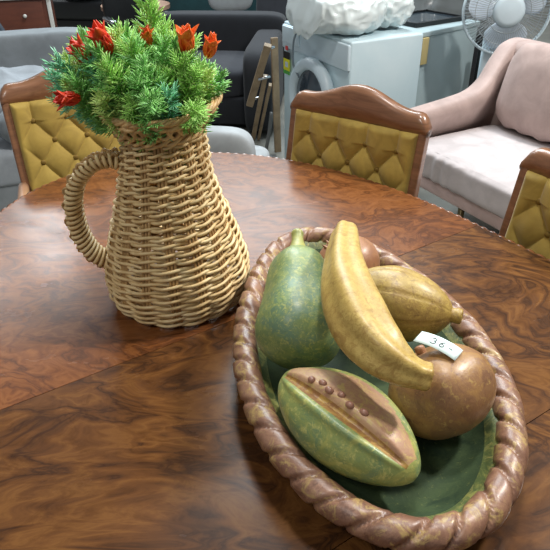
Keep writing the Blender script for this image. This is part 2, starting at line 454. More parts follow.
# ------------------------------------------------------------ artificial foliage and flowers
bunch = thing('foliage_bunch', 'green artificial fern sprays with red and orange flowers in the wicker jug', 'artificial plant', (JX-.01, JY, TH+.06), 0)
def needle(mb, p, d, L, r, mi=0):
    d = Vector(d).normalized(); p = Vector(p)
    u = d.orthogonal().normalized(); v = d.cross(u)
    vs = [p+(u*math.cos(a)+v*math.sin(a))*r for a in (0, 2.1, 4.2)]
    q = p+d*L*.6
    vs += [q+(u*math.cos(a)+v*math.sin(a))*r*1.15 for a in (0, 2.1, 4.2)]+[p+d*L]
    mb.add(vs, [(0,1,4,3), (1,2,5,4), (2,0,3,5), (3,4,6), (4,5,6), (5,3,6)], mi)
def frond(seed, L=.2, bend=.25, mi=0, dens=8):
    """a spray of length L along +Z, bending towards +X, with fans of needles"""
    rnd = random.Random(seed); mb = MB()
    def P(t): return Vector((bend*L*t*t, 0, L*t))
    mb.tube([P(k/10) for k in range(11)], [.0016*(1-.5*k/10) for k in range(11)], 5)
    n = 20
    for i in range(n):
        t = .42+.58*i/(n-1)
        p = P(t); tg = (P(min(1, t+.02))-P(t-.02)).normalized()
        nb = 3
        for k in range(nb):
            a = rnd.uniform(0, 2*PI); side = Matrix.Rotation(a, 3, tg) @ tg.orthogonal().normalized()
            up = rnd.uniform(.5, 1.0) if i < n-2 else rnd.uniform(1.2, 3)
            bd = (side+tg*up).normalized(); bl = rnd.uniform(.020, .034)*(1-.25*t)
            e_ = p+bd*bl
            mb.tube([p, e_], [.0009, .0007], 3)
            pl = bd.cross(side if abs(bd.dot(side)) < .95 else tg).normalized()
            pl = Matrix.Rotation(rnd.uniform(-.9, .9), 3, bd) @ pl
            for j in range(dens):
                f = .25+.75*j/(dens-1); s_ = 1 if j % 2 else -1
                q = p+bd*bl*f
                nd = bd*(.55+.9*f)+pl*s_*(1.15-f*.65)+Vector((rnd.uniform(-.2, .2), rnd.uniform(-.2, .2), rnd.uniform(-.2, .2)))
                needle(mb, q, nd, rnd.uniform(.013, .021), .0011)
    return mb
frond_meshes = {}
for mname in ('leaf_bright', 'leaf_mid', 'leaf_blue', 'leaf_yellow'):
    for sd in (1, 2):
        mb = frond(sd*10+len(frond_meshes), bend=.06+.08*sd)
        o = mb.build('fern_spray', M[mname], bunch); frond_meshes[(mname, sd)] = o.data
        bpy.data.objects.remove(o)
def aim(o, d, roll):
    d = Vector(d).normalized(); o.rotation_euler = (d.to_track_quat('Z', 'Y').to_matrix() @ Matrix.Rotation(roll, 3, 'Z')).to_euler()
base = Vector((0, 0, .21))    # inside the neck, bunch-local
rnd = random.Random(3)
cen = Vector((-.020, -.012, .342)); rad_ = Vector((.131, .105, .118))
cnt = 0; gold = PI*(3-5**.5); NF = 118
for i in range(NF):
    zc = 1-(i+.5)/NF*1.10
    rr = math.sqrt(max(0, 1-zc*zc)); a = i*gold+rnd.uniform(-.2, .2)
    tip = cen+Vector((rr*math.cos(a)*rad_.x, rr*math.sin(a)*rad_.y, zc*rad_.z))*rnd.uniform(.82, 1.05)
    if tip.z < (.378 if tip.y < -.03 or tip.x > .05 else .355): continue
    st = base+Vector((tip.x*.35+.01, tip.y*.35, .02+ .05*rnd.random()))
    d = tip-st; L = d.length
    mk = rnd.choices(['leaf_bright', 'leaf_mid', 'leaf_blue', 'leaf_yellow'], [5, 4, 1.5, 1.8])[0]
    o = bpy.data.objects.new('fern_spray', frond_meshes[(mk, rnd.choice((1, 2)))]); COL.objects.link(o); o.parent = bunch
    o.location = st; aim(o, d, rnd.uniform(0, 6.28)); s_ = L/.2; o.scale = (max(.85, s_),)*2+(s_,)
    cnt += 1
for tip, mk in (((-.155, -.03, .40), 'leaf_blue'), ((.012, -.01, .515), 'leaf_bright'), ((-.15, .0, .37), 'leaf_yellow'), ((-.03, -.112, .352), 'leaf_bright'), ((.035, -.108, .365), 'leaf_blue'), ((-.08, -.10, .36), 'leaf_yellow'), ((.105, -.03, .37), 'leaf_bright')):
    st = base+Vector((0, 0, .03)); d = Vector(tip)-st
    o = bpy.data.objects.new('fern_spray', frond_meshes[(mk, 1)]); COL.objects.link(o); o.parent = bunch
    o.location = st; aim(o, d, 1.); s_ = d.length/.2; o.scale = (.9, .9, s_)
def flower(loc, d, size, m, seed):
    rnd = random.Random(seed); mb = MB(); d = Vector(d).normalized(); u = d.orthogonal().normalized(); v = d.cross(u)
    for ring, (n, op, L) in enumerate(((4, .15, 1.), (5, .42, .95))):
        for k in range(n):
            a = 2*PI*(k+.5*ring)/n+rnd.uniform(-.15, .15); o_ = u*math.cos(a)+v*math.sin(a); sd = d.cross(o_)
            Ls = size*L*rnd.uniform(.9, 1.1)
            def fn(p, q):
                w_ = size*.30*math.sin(PI*min(1, p*.93+.07))**.8*(1-p*.15)
                x = (q-.5)*2
                c = d*(Ls*p)+o_*(Ls*op*(p**1.3))
                return tuple(c+sd*x*w_-o_*(1-x*x)*w_*-.0+ o_*(x*x)*w_*-.5)
            mb.grid(fn, 9, 5)
    o = mb.build('flower', m, bunch, loc=loc); solid_mod(o, .0012)
    o['label'] = 'red pointed flower' if m == M['petal'] else 'orange pointed flower'
for loc, d, sz, m, sd in (((-.086, -.035, .424), (-.6, -.2, .7), .050, 'petal', 1), ((-.056, -.035, .440), (-.35, -.25, .8), .052, 'petal', 2), ((.0, -.0, .440), (.0, -.2, 1), .036, 'petal_orange', 6),
                          ((-.108, -.075, .378), (-.8, -.6, .1), .042, 'petal', 3), ((.068, -.03, .434), (.1, -.2, 1), .052, 'petal_orange', 4), ((.104, -.03, .430), (.3, -.2, .9), .040, 'petal_orange', 5)):
    flower(loc, d, sz, M[m], sd)

# ------------------------------------------------------------ oval dish with rope rim
BX, BY = .145, .815
dish = thing('oval_dish', 'large oval pottery dish with twisted rope rim and dark green inside, full of fruit', 'dish', (BX, BY, TH), 0)
U_ = np.array([.1418, -.9899]); V_ = np.array([.9899, .1418])
FC = [1.0055, -0.0082, -0.0004, -0.0069, 0.0069, -0.0333, -0.0093, 0.0128, 0.0027]
def rho(th):
    r = FC[0]
    for k in range(1, 5): r += FC[2*k-1]*math.cos(k*th)+FC[2*k]*math.sin(k*th)
    return r
RT = .0205
def dish_pt(th, off):   # off = metres inside the outer outline
    r = rho(th); a = (.40*r-off)*math.cos(th); b_ = (.215*r-off)*math.sin(th)
    p = U_*a+V_*b_; return p
bs = MB()
# profile from the middle of the floor outwards, over the lip, down outside, and back below: (inset from outer outline or fraction, z)
prof = [('f', 0.0, .020), ('f', .3, .020), ('f', .55, .021), ('o', .105, .023), ('o', .085, .028), ('o', .068, .037), ('o', .056, .047), ('o', .046, .055), ('o', .036, .062),
        ('o', .02, .062), ('o', .010, .052), ('o', .018, .036), ('o', .035, .018), ('o', .06, .006), ('o', .085, .0), ('f', .45, .0), ('f', 0.0, .001)]
mi_ = [0]*6+[1]*3+[2]*7
NTH = 120
def bf(u, v):
    k = round(v*(len(prof)-1)); ty, x, z = prof[k]; th = 2*PI*u
    if ty == 'o': p = dish_pt(th, x)
    else: p = dish_pt(th, .105)*x/.8
    return (p[0], p[1], z)
bs.grid(bf, NTH, len(prof), cu=True, mf=lambda u, v: mi_[min(len(mi_)-1, int(v*len(prof)))])
bs.build('basin', [M['basin_in'], M['basin_lip'], M['basin_out']], dish)
rp = MB()
NR = 1000; NV = 24; LUMPS = 37
cl = np.array([[*dish_pt(2*PI*i/NR, RT), .060] for i in range(NR)])
dl = np.r_[0, np.cumsum(np.linalg.norm(np.diff(np.vstack([cl, cl[:1]]), axis=0), axis=1))]
Tn = np.roll(cl, -1, 0)-np.roll(cl, 1, 0); Tn /= np.linalg.norm(Tn, axis=1)[:, None]
def ropef(u, v):
    i = int(round(u*NR)) % NR; t_ = Tn[i]; up = np.array([0, 0, 1.]); n_ = np.cross(t_, up); n_ /= np.linalg.norm(n_)
    a = 2*PI*v; ph = PI*(LUMPS*dl[i]/dl[-1])+a*.5*ROPE_S+.6*math.sin(i*.05)*.3
    g_ = abs(math.sin(ph))
    r = RT*(.60+.47*min(1, g_*1.9)**.55)*(1+.05*math.sin(i*.13)*math.sin(i*.031))
    return tuple(cl[i]+(n_*math.cos(a)+up*math.sin(a))*r)
ROPE_S = -2
def rope_build():
    rp.grid(ropef, NR, NV, cu=True, cv=True)
rope_build()
rp.build('rope_rim', M['rope'], dish)

# ------------------------------------------------------------ ornamental fruit
def axis_frame(a, b_, hint=(0, 0, 1)):
    z = (Vector(b_)-Vector(a)).normalized(); x = Vector(hint).cross(z).normalized(); y = z.cross(x)
    return Matrix((x, y, z)).transposed()
def lathe_obj(name, prof, loc, rotm, m, parent, rad=None, nth=64, dense=6, mf=None):
    """prof: (axial, radius) control points; rad(th, t, r) can shape the section"""
    pr = catmull([(*p, 0) for p in prof], dense); N = len(pr); mb = MB()
    def fn(u, v):
        k = round(v*(N-1)); z, r = pr[k][0], max(pr[k][1], 0.0003); th = 2*PI*u
        if rad: return tuple(rad(th, k/(N-1), r, z))
        return (r*math.cos(th), r*math.sin(th), z)
    mb.grid(fn, nth, N, cu=True, mf=mf)
    o = mb.build(name, m, parent); 
    return o
def place(o, loc, rm):
    o.matrix_world = Matrix.Translation(loc) @ rm.to_4x4()
def fruit_root(name, label, cat, loc, rm):
    r = thing(name, label, cat); r.matrix_world = Matrix.Translation(loc) @ rm.to_4x4(); return r
def wob(v, amp, sc, seed=0):
    return 1+amp*noise.noise(Vector(v)*sc+Vector((seed, seed*2, 0)))

# green pear / squash : base rests in the dish, stem leans on the far rim
A = Vector((.040, .740, .852)); B = Vector((.042, .980, .955)); rm = axis_frame(A, B)
pear = fruit_root('green_squash', 'green pottery squash with knobbly stem at the left of the dish', 'ornamental fruit', A, rm)
def pr_rad(th, t, r, z):
    r *= 1+.03*math.cos(5*th+.4)+.02*noise.noise(Vector((math.cos(th)*2, math.sin(th)*2, z*12)))
    return (r*math.cos(th), r*math.sin(th), z)
lathe_obj('squash_body', [(-.004, 0), (-.002, .025), (.008, .050), (.032, .068), (.060, .0725), (.090, .068), (.12, .061), (.15, .056), (.176, .051), (.195, .043), (.209, .030), (.219, .018)], None, None, M['pear_green'], pear, pr_rad)
lathe_obj('stem', [(.206, .026), (.218, .019), (.232, .0130), (.248, .0105), (.258, .0115), (.264, .008), (.266, 0)], None, None, M['pear_stem'], pear, nth=24)

# papaya, cut open
A = Vector((.012, .696, .858)); B = Vector((.178, .512, .850)); rm = axis_frame(A, B, (0, 0, 1)); Lp = (B-A).length
pap = fruit_root('papaya', 'green pottery papaya with brown cut face and a row of seeds', 'ornamental fruit', A, rm)
# local: z along, y up (approx), x to the left/right
def pprof(t):
    return .0665*(math.sin(PI*min(1, max(0, t)))**.56)
CUT0, CUT1 = R(34), R(122)     # angular window of the cut face
GR = R(118)
def pap_pt(th, t):
    R0 = pprof(t); z = Lp*t
    # narrower ends
    thd = (th+2*PI) % (2*PI)
    r = R0*(1+.035*math.cos(4*th))
    if CUT0 < thd < CUT1 and .05 < t < .96:
        k = math.sin(PI*(t-.05)/.91)**.5
        mid = (CUT0+CUT1)/2; half = (CUT1-CUT0)/2
        chord = math.cos(half)/math.cos(thd-mid)
        r2 = R0*(chord*.45+.55*1.0)*.97
        r = r*(1-k)+r2*k
    dg = (thd-GR+PI) % (2*PI)-PI
    gk = max(0, math.sin(PI*min(1, max(0, (t-.04)/.9))))**.4
    r -= .013*math.exp(-(dg/R(9))**2)*gk
    r += .005*math.exp(-((dg-R(14))/R(7))**2)*gk+ .004*math.exp(-((thd-CUT0)/R(7))**2)*gk
    r += .0022*math.exp(-((dg+R(17))/R(5))**2)*gk
    return (r*math.cos(th)*1.0, r*math.sin(th)*.93, z)
mb = MB()
def pmf(u, v):
    d_ = u*360
    if 112 < d_ < 126 and .06 < v < .95: return 2
    if 38+60*abs(v-.5)**2*2 < d_ < 112 and .05 < v < .95: return 1
    return 0
NT = 72
mb.grid(lambda u, v: pap_pt(2*PI*u, v), 120, NT, cu=True, mf=pmf)
mb.build('papaya_body', [M['papaya_skin'], M['papaya_flesh'], M['papaya_groove']], pap)
for k, t in enumerate((.27, .34, .41, .48, .56, .64)):
    p = Vector(pap_pt(R(101+(-4 if k % 2 else 1)), t)); q = MB()
    q.soft((0,0,0), (.0105, .0105, .012+.001*(k % 3)), e=2.1, n=16)
    o = q.build('seed', M['seed'], pap, loc=p)

# banana-like yellow squash lying across the top
ban = thing('yellow_gourd', 'long curved yellow pottery banana lying on top across the other fruit', 'ornamental fruit', (.10, .70, .93))
bp = [(.124, .932, .985), (.110, .820, .990), (.108, .735, .985), (.119, .667, .975), (.139, .622, .966), (.163, .600, .957), (.183, .593, .951), (.200, .589, .948)]
br = [.0215, .030, .0385, .0405, .0345, .0255, .0195, .0185]
bc = catmull([(*p, r) for p, r in zip(bp, br)], 9)
bc = np.array(bc); P4 = bc[:, :3]-np.array([.10, .70, .93]); RR = bc[:, 3].copy()
T4 = np.gradient(P4, axis=0); T4 /= np.linalg.norm(T4, axis=1)[:, None]
mb = MB(); vs = []
n_ = 48
for i in range(len(P4)):
    t_ = T4[i]; s_ = np.cross(t_, [0, 0, 1]); s_ /= np.linalg.norm(s_); up = np.cross(s_, t_)
    for k in range(n_):
        a = 2*PI*k/n_; f = 1+.085*math.cos(5*a+.6)+.03*noise.noise(Vector((math.cos(a)*1.5, math.sin(a)*1.5, i*.12)))
        if i < 2 : f *= (.8, .95)[i]
        if i > len(P4)-3: f *= (.97, .86)[i-len(P4)+2]
        vs.append(P4[i]+(s_*math.cos(a)+up*math.sin(a))*RR[i]*f)
fs = [(i*n_+k, i*n_+(k+1) % n_, (i+1)*n_+(k+1) % n_, (i+1)*n_+k) for i in range(len(P4)-1) for k in range(n_)]
c0, c1 = len(vs), len(vs)+1
vs += [P4[0]-T4[0]*.004, P4[-1]+T4[-1]*.002]
fs += [((k+1) % n_, k, c0) for k in range(n_)]+[((len(P4)-1)*n_+k, (len(P4)-1)*n_+(k+1) % n_, c1) for k in range(n_)]
mb.add(vs, fs); mb.build('gourd_body', M['banana'], ban)

# ribbed yellow melon
A = Vector((.130, .905, .865)); B = Vector((.312, .825, .873)); rm = axis_frame(A, B); Lm = (B-A).length
mel = fruit_root('ribbed_melon', 'mustard ribbed pottery melon with stubby end behind the price tagged fruit', 'ornamental fruit', A, rm)
def m_rad(th, t, r, z):
    g_ = abs(math.sin(4*th+.5))
    r *= 1-.030*math.exp(-(g_/.13)**2)+.012*noise.noise(Vector((math.cos(th)*3, math.sin(th)*3, z*40)))
    return (r*math.cos(th), r*math.sin(th), z)
lathe_obj('melon_body', [(-.004, 0), (0, .018), (.012, .038), (.035, .056), (.07, .066), (.10, .066), (.135, .056), (.165, .038), (.18, .022), (.186, .012)], None, None, M['melon'], mel, m_rad, nth=96)
lathe_obj('stem', [(.180, .015), (.188, .0125), (.197, .0135), (.203, .011), (.204, 0)], None, None, M['melon'], mel, nth=20)

# brown squat fruit with the price tag
C0 = Vector((.243, .664, .856)); rm = axis_frame(C0, C0+Vector((-.42, .55, .72)))
brn = fruit_root('brown_pomegranate', 'squat brown pottery fruit with a paper price tag, at the right of the dish', 'ornamental fruit', C0, rm)
def b_rad(th, t, r, z):
    r *= 1+.035*math.cos(5*th+1.1)+.015*noise.noise(Vector((math.cos(th)*2, math.sin(th)*2, z*14)))
    return (r*math.cos(th), r*math.sin(th), z)
lathe_obj('fruit_body', [(-.060, 0), (-.062, .02), (-.058, .042), (-.035, .067), (-.005, .0785), (.025, .0745), (.048, .057), (.060, .036), (.062, .018), (.058, .0)], None, None, M['brown_fruit'], brn, b_rad, nth=72)
lathe_obj('stem', [(.050, .009), (.060, .0075), (.068, .008), (.072, .006), (.073, 0)], None, None, M['round_fruit'], brn, nth=18)

# round fruit behind the banana
C0 = Vector((.142, 1.000, .868)); rm = axis_frame(C0, C0+Vector((-.55, .1, .75)))
rnf = fruit_root('round_fruit', 'round reddish brown pottery fruit with a pointed crown, half hidden behind the banana tip', 'ornamental fruit', C0, rm)
lathe_obj('fruit_body', [(-.058, 0), (-.056, .018), (-.042, .045), (-.01, .063), (.022, .060), (.046, .040), (.056, .022), (.058, 0)], None, None, M['round_fruit'], rnf)
q = MB()
for k in range(5):
    a = 2*PI*k/5; ct, st_ = math.cos(a), math.sin(a)
    q.add([(.004*ct-.009*st_, .004*st_+.009*ct, .046), (.004*ct+.009*st_, .004*st_-.009*ct, .046), (.018*ct, .018*st_, .046), (.014*ct, .014*st_, .068), (-.002*ct, -.002*st_, .046)], [(0, 1, 3), (0, 2, 3), (1, 2, 3), (0, 4, 3), (1, 4, 3)])
q.build('crown', M['round_fruit'], rnf, smooth=False)

# price tag
TAGC = Vector((.2315, .672, .939))
tagm = None
def tag_surface(x, y):   # tag-local, gently curled over the fruit
    return -4.6*((x-.004)**2)-.5*abs(y)**1.5*0
tg = MB(); 
tg.grid(lambda u, v: ((u-.5)*.064, (v-.5)*.028, tag_surface((u-.5)*.064, 0)), 17, 3)
tgo = tg.build('price_tag', M['paper'], None); solid_mod(tgo, .0005)
tag(tgo, 'small white paper price tag handwritten 36, stuck on the brown fruit', 'price tag')
def stroke(pts, w_=.0007):
    q = MB(); q.tube([(x, y, tag_surface(x, y)+.0006) for x, y in pts], w_, 5); return q
def arcp(cx, cy, rx, ry, a0, a1, n=14): return [(cx+rx*math.cos(R(a0+(a1-a0)*k/(n-1))), cy+ry*math.sin(R(a0+(a1-a0)*k/(n-1)))) for k in range(n)]
three = arcp(-.008, .0032, .0036, .0030, 150, -80)+arcp(-.008, -.0030, .0040, .0034, 80, -150)
six = [(.0075, .0066), (.0042, .0035), (.0026, .0004)]+arcp(.0052, -.0024, .0030, .0032, 165, 520, 20)
for nm, pts in (('numeral', three), ('numeral', six), ('dash', [(.016, .0005), (.021, .0002)])):
    stroke(pts).build(nm, M['ink'], tgo)
TAG_ROT = Matrix.Rotation(R(-38), 4, 'Z') @ Matrix.Rotation(R(6), 4, 'Y')
tgo.matrix_world = Matrix.Translation(TAGC) @ TAG_ROT

# ------------------------------------------------------------ dining chairs
def dining_chair(x, y, ang, label, top=.955, lean=R(12), width=.47, arm=False):
    """x,y = middle of the back at seat height on the floor plan; front is local -Y"""
    ch = thing('dining_chair', label, 'chair', (x, y, 0), ang, 'tufted dining chairs round the table')
    hw_ = width/2
    def back(xx, yy, z):   # lean the back about z=.45
        dz = z-.45
        return (xx, yy+math.sin(lean)*dz, .45+math.cos(lean)*dz) if dz > 0 else (xx, yy-.15*dz*0, z)
    zt = .45+(top-.45)/math.cos(lean)
    def crest(u):          # u in -1..1 height of the top edge
        return zt+.045*(.5+.5*math.cos(PI*min(1, abs(u)/.78)))-.035*max(0, (abs(u)-.86)/.14)**2
    def frame_poly():
        outer = [(-hw_*u, crest(-u)) for u in np.linspace(-1, 1, 41)]
        return outer
    # frame as extruded ring of quads with rounded front
    def ringpart(name, quads_fn, th_=.034):
        pass
    fr = MB()
    N = 41; us = np.linspace(-1, 1, N); pz = zt-.052
    pw = hw_-.022
    th2 = .018
    # crest rail: section swept along u, between panel top and crest
    sec = [(-.5, -1), (.75, -1), (1, -.7), (1, .0), (1., .55), (.7, 1.0), (.2, 1.15), (-.3, .9), (-.5, .3)]
    vs = []
    for u in us:
        zt_ = crest(u); lo = pz-.01
        for (f, d_) in sec:
            h = (f+.5)/1.5
            z = lo+(zt_-lo)*h
            vs.append(back(u*hw_, -d_*th2, z))
    ns = len(sec)
    fs = [(i*ns+k, i*ns+(k+1) % ns, (i+1)*ns+(k+1) % ns, (i+1)*ns+k) for i in range(N-1) for k in range(ns)]
    fs += [tuple(range(ns)), tuple((N-1)*ns+k for k in range(ns))]
    fr.add(vs, fs)
    fr.build('crest_rail', M['chair_wood'], ch)
    for s_ in (-1, 1):
        q = MB()
        def post(pts, w_, d_):
            vs = []
            for (px, py, pz_) in pts:
                for (a, b_) in ((-1, -1), (1, -1), (1, 1), (-1, 1)): vs.append(back(px+a*w_/2, py+b_*d_/2, pz_))
            n = len(pts); fs = [(i*4+k, i*4+(k+1) % 4, i*4+4+(k+1) % 4, i*4+4+k) for i in range(n-1) for k in range(4)]+[(0, 1, 2, 3), tuple(4*n-4+k for k in range(4))]
            q.add(vs, fs)
        post([(s_*(hw_-.013), .0, z) for z in (.44, .6, .75, pz+.01)], .026, .034)
        o = q.build('back_post', M['chair_wood'], ch, smooth=False); bv = o.modifiers.new('b', 'BEVEL'); bv.width = .006; bv.segments = 3
        q = MB()
        post([(s_*(hw_-.03), .05, 0), (s_*(hw_-.022), .02, .2), (s_*(hw_-.018), .0, .45)], .034, .034)
        o = q.build('leg', M['chair_wood'], ch, smooth=False)
        q = MB(); q.tube([(s_*(hw_-.09), -.32, 0), (s_*(hw_-.09), -.32, .2), (s_*(hw_-.09), -.32, .40)], [.013, .017, .022], 12)
        q.build('leg', M['chair_wood'], ch)
    q = MB(); pts = [(-pw, 0, .58), (pw, 0, .58)]
    q.box((0, 0, 0), (2*pw, .03, .04)); o = q.build('lower_rail', M['chair_wood'], ch, smooth=False, loc=back(0, 0, .545), rot=(-lean, 0, 0))
    # tufted pad
    q = MB(); z0, z1 = .56, pz; H_ = z1-z0; CS, RS = pw*2/4.15, .066
    def tuft(u, v):
        xx = -pw+2*pw*u; zz = z0+H_*v
        a = xx/CS; b_ = (z1-.062-zz)/(RS*2)
        p1, p2 = a+b_+.5, a-b_+.5
        h = math.sqrt(max(0, abs(math.sin(PI*p1))*abs(math.sin(PI*p2))+.006))
        top_fade = 1.0
        if zz > z1-.062:   # above the first row of buttons: straight pleats
            h = abs(math.sin(PI*(a+.5)))**.5*1.0
        ed = min(1, min(u, 1-u)*2*pw/.018, min(v, 1-v)*H_/.018); ed = math.sqrt(max(0, 1-(1-ed)**2))
        h = h*min(1, max(0, (pw-abs(xx))/.05))+(1-min(1, max(0, (pw-abs(xx))/.05)))*.9
        return back(xx, -.006-ed*(.010+.019*h), zz)
    q.grid(tuft, 161, 121)
    q.grid(lambda u, v: back(-pw+2*pw*u, .016, z0+H_*v), 2, 2)
    q.build('backrest_pad', M['velvet'], ch)
    for r_ in range(4):
        zz = z1-.062-r_*RS
        xs = [-1.5, -.5, .5, 1.5] if r_ % 2 == 0 else [-1, 0, 1]
        for k in xs:
            bq = MB(); bq.soft((0,0,0), (.017, .010, .017), e=2.1, n=14)
            bq.build('button', M['button'], ch, loc=back(k*CS, -.0195, zz))
    # seat
    q = MB(); q.soft((0, -.18, .455), (width-.02, .36, .085), e=5, n=48, fn=lambda v: Vector((v.x*(1+.5*min(0, v.y)), v.y, v.z))); q.build('seat', M['velvet'], ch)
    q = MB(); q.prism([(-hw_+.02, .0), (hw_-.02, 0), (hw_-.07, -.34), (-hw_+.07, -.34)], .385, .43); q.build('seat_frame', M['chair_wood'], ch, smooth=False)
    if arm:
        s_ = -1
        q = MB(); pts = catmull([back(s_*(hw_-.005), -.01, .70), (s_*(hw_+.012), -.10, .690), (s_*(hw_+.015), -.20, .685), (s_*(hw_+.01), -.26, .672)], 6)
        q.tube(pts, [.017+.005*k/len(pts) for k in range(len(pts))], 12)
        o = q.build('armrest', M['pale_wood'], ch); o['label'] = 'pale worn wooden armrest'
        q = MB(); q.tube([(s_*(hw_+.01), -.24, .67), (s_*(hw_-.02), -.24, .55), (s_*(hw_-.06), -.22, .42)], [.014, .011, .016], 10); q.build('arm_support', M['chair_wood'], ch)
    return ch
def chair_at(xl, yl, xr, yr, **k):
    ang = math.atan2(yr-yl, xr-xl); return ((xl+xr)/2, (yl+yr)/2, ang)
a = R(-37.4)
dining_chair(.205, 1.735, a, 'carved wooden chair with tufted mustard velvet back, in front of the washing machine', lean=R(10))
dining_chair(-.575, 1.85, R(25), 'carved wooden chair with tufted mustard velvet back, behind the wicker jug', top=.99, lean=R(17), arm=True)
dining_chair(.683, 1.175, R(-58), 'carved wooden chair with tufted mustard velvet back, nearest the pink sofa', lean=R(10))

# ------------------------------------------------------------ washing machine
def frame_thing(name, label, cat, x, y, ang, group=None): return thing(name, label, cat, (x, y, 0), ang, group)
# local: X along the front, Y into depth, origin = front-left corner on the floor
wm = frame_thing('washing_machine', 'white front loading washing machine with an energy label and dark round door', 'washing machine', .06, 3.80, R(-63))
q = MB(); q.box((.36, .240, .43), (.72, .46, .85), bev=.012); q.build('cabinet', M['white_side'], wm)
q = MB(); q.box((.36, .012, .775), (.71, .03, .13), bev=.008); q.build('control_panel', M['white'], wm)
q = MB(); q.box((.12, -.006, .79), (.2, .01, .09), bev=.003); q.build('detergent_drawer', M['white'], wm)
dc = (.40, -.005, .49)
q = MB(); q.tube([(dc[0]+.2*math.cos(a), dc[1]-.02, dc[2]+.2*math.sin(a)) for a in np.linspace(0, 2*PI, 48, endpoint=False)], .035, 12, closed=True)
dr = q.build('door', M['white'], wm)
q = MB(); q.grid(lambda u, v: (dc[0]+.18*v*math.cos(2*PI*u), dc[1]-.02-.03*(1-v*v), dc[2]+.18*v*math.sin(2*PI*u)), 40, 8, cu=True); q.build('door_glass', M['dark_glass'], dr)
for nm, z0, z1, m in (('label_red', .722, .745, 'red'), ('label_black', .672, .712, 'black'), ('label_yellow', .605, .672, 'yellow'), ('label_green', .583, .605, 'green')):
    q = MB(); q.box((.035+.03, -.0045, (z0+z1)/2-.02), (.075 if nm != 'label_red' else .03, .003, z1-z0)); q.build('energy_label', M[m], wm, smooth=False)
q = MB(); q.box((.068, -.0065, .62), (.035, .002, .03)); q.build('energy_label', M['white'], wm, smooth=False)
q = MB(); q.box((.36, .02, .70), (.70, .012, .004)); q.build('panel_seam', M['grey_plastic'], wm, smooth=False)
# pile of sheets on it
def crumple(name, label, cat, loc, d, rz, m, seed, amp=.05, e=2.6, parent=None, wr=6, n=72, post=None):
    def fn(v):
        p = Vector((v.x*wr, v.y*wr, v.z*wr))+Vector((seed, 0, 0))
        k = 1-abs(noise.noise(p))*2
        k2 = 1-abs(noise.noise(p*2.3+Vector((5, 1, 2))))*2
        nn = v.normalized() if v.length > 0 else Vector((0, 0, 1))
        o = v+nn*(amp*k*.6+amp*.35*k2)
        k3 = 1-abs(noise.noise(p*4.1+Vector((9, 4, 2))))*2
        o += nn*amp*.22*k3
        o.z = max(o.z, -d[2]/2)
        return post(o) if post else o
    q = MB(); q.soft((0, 0, 0), d, e=e, n=n, fn=fn)
    o = q.build(name, m, parent, loc=loc, rot=(0, 0, rz))
    if parent is None: tag(o, label, cat)
    return o
def drape(v):
    o = v.copy()
    if v.y < -.19: o.z -= min(.13, (-.19-v.y)*1.5); o.y += (-.19-v.y)*.5
    return o
crumple('bed_sheets', 'crumpled white bedding drooping over the front edge of the washing machine', 'bedding', (.335, 3.46, .965), (.46, .42, .20), R(-63), M['sheet'], 3, .04, wr=6, n=150, post=drape)
crumple('bed_sheets', 'white plastic wrapped bedding at the back right of the washing machine top', 'bedding', (.60, 3.60, .96), (.34, .24, .18), R(-63), M['sheet'], 9, .035, wr=9, n=120)
cd = MB(); cd.tube(catmull([(.14, 3.58, .84), (.12, 3.56, .78), (.12, 3.57, .66), (.15, 3.51, .60)], 8), .006, 6)
# grey cord hanging down the front of the machine
o = cd.build('hanging_cord', M['grey_plastic']); tag(o, 'thin grey cord hanging down the front of the washing machine', 'cord')

# ------------------------------------------------------------ second appliance
fr = frame_thing('freezer_cabinet', 'pale grey chest cabinet with a yellow foam corner, right of the washing machine', 'appliance', .855, 3.66, R(39))
q = MB(); q.box((.28, .22, .395), (.56, .44, .77), bev=.008); q.build('cabinet', M['fridge'], fr)
q = MB(); q.box((.28, .22, .79), (.575, .455, .03), bev=.006); q.build('lid', M['fridge'], fr)
q = MB(); q.box((.03, -.010, .70), (.06, .02, .15), bev=.004); o = q.build('corner_guard', M['foam'], fr); o['label'] = 'yellow foam corner guard'
gs = thing('glass_shelf', 'black framed glass shelf lying on the pale grey cabinet', 'shelf', (.94, 4.06, .806), R(34))
q = MB(); q.box((0, 0, .012), (.42, .32, .004)); q.build('pane', M['dark_glass'], gs, smooth=False)
for x, y, dx, dy in ((0, -.16, .44, .02), (0, .16, .44, .02), (-.21, 0, .02, .32), (.21, 0, .02, .32)):
    q = MB(); q.box((x, y, .012), (dx, dy, .024)); q.build('frame_bar', M['black'], gs, smooth=False)
crumple('wrapped_bundle', 'grey plastic wrapped bundle piled behind the black framed shelf', 'bundle', (1.2, 4.85, .81), (1.1, .6, .5), R(30), M['plastic_wrap'], 4, .09)
bb = thing('storage_box', 'dark storage box holding up the plastic wrapped bundle', 'box', (1.2, 4.85, 0), R(30))
q = MB(); q.box((0, 0, .27), (.9, .55, .54), bev=.01); q.build('box_body', M['charcoal'], bb)
q = MB(); q.box((0, 0, .545), (.94, .58, .02), bev=.004); q.build('lid', M['black'], bb)

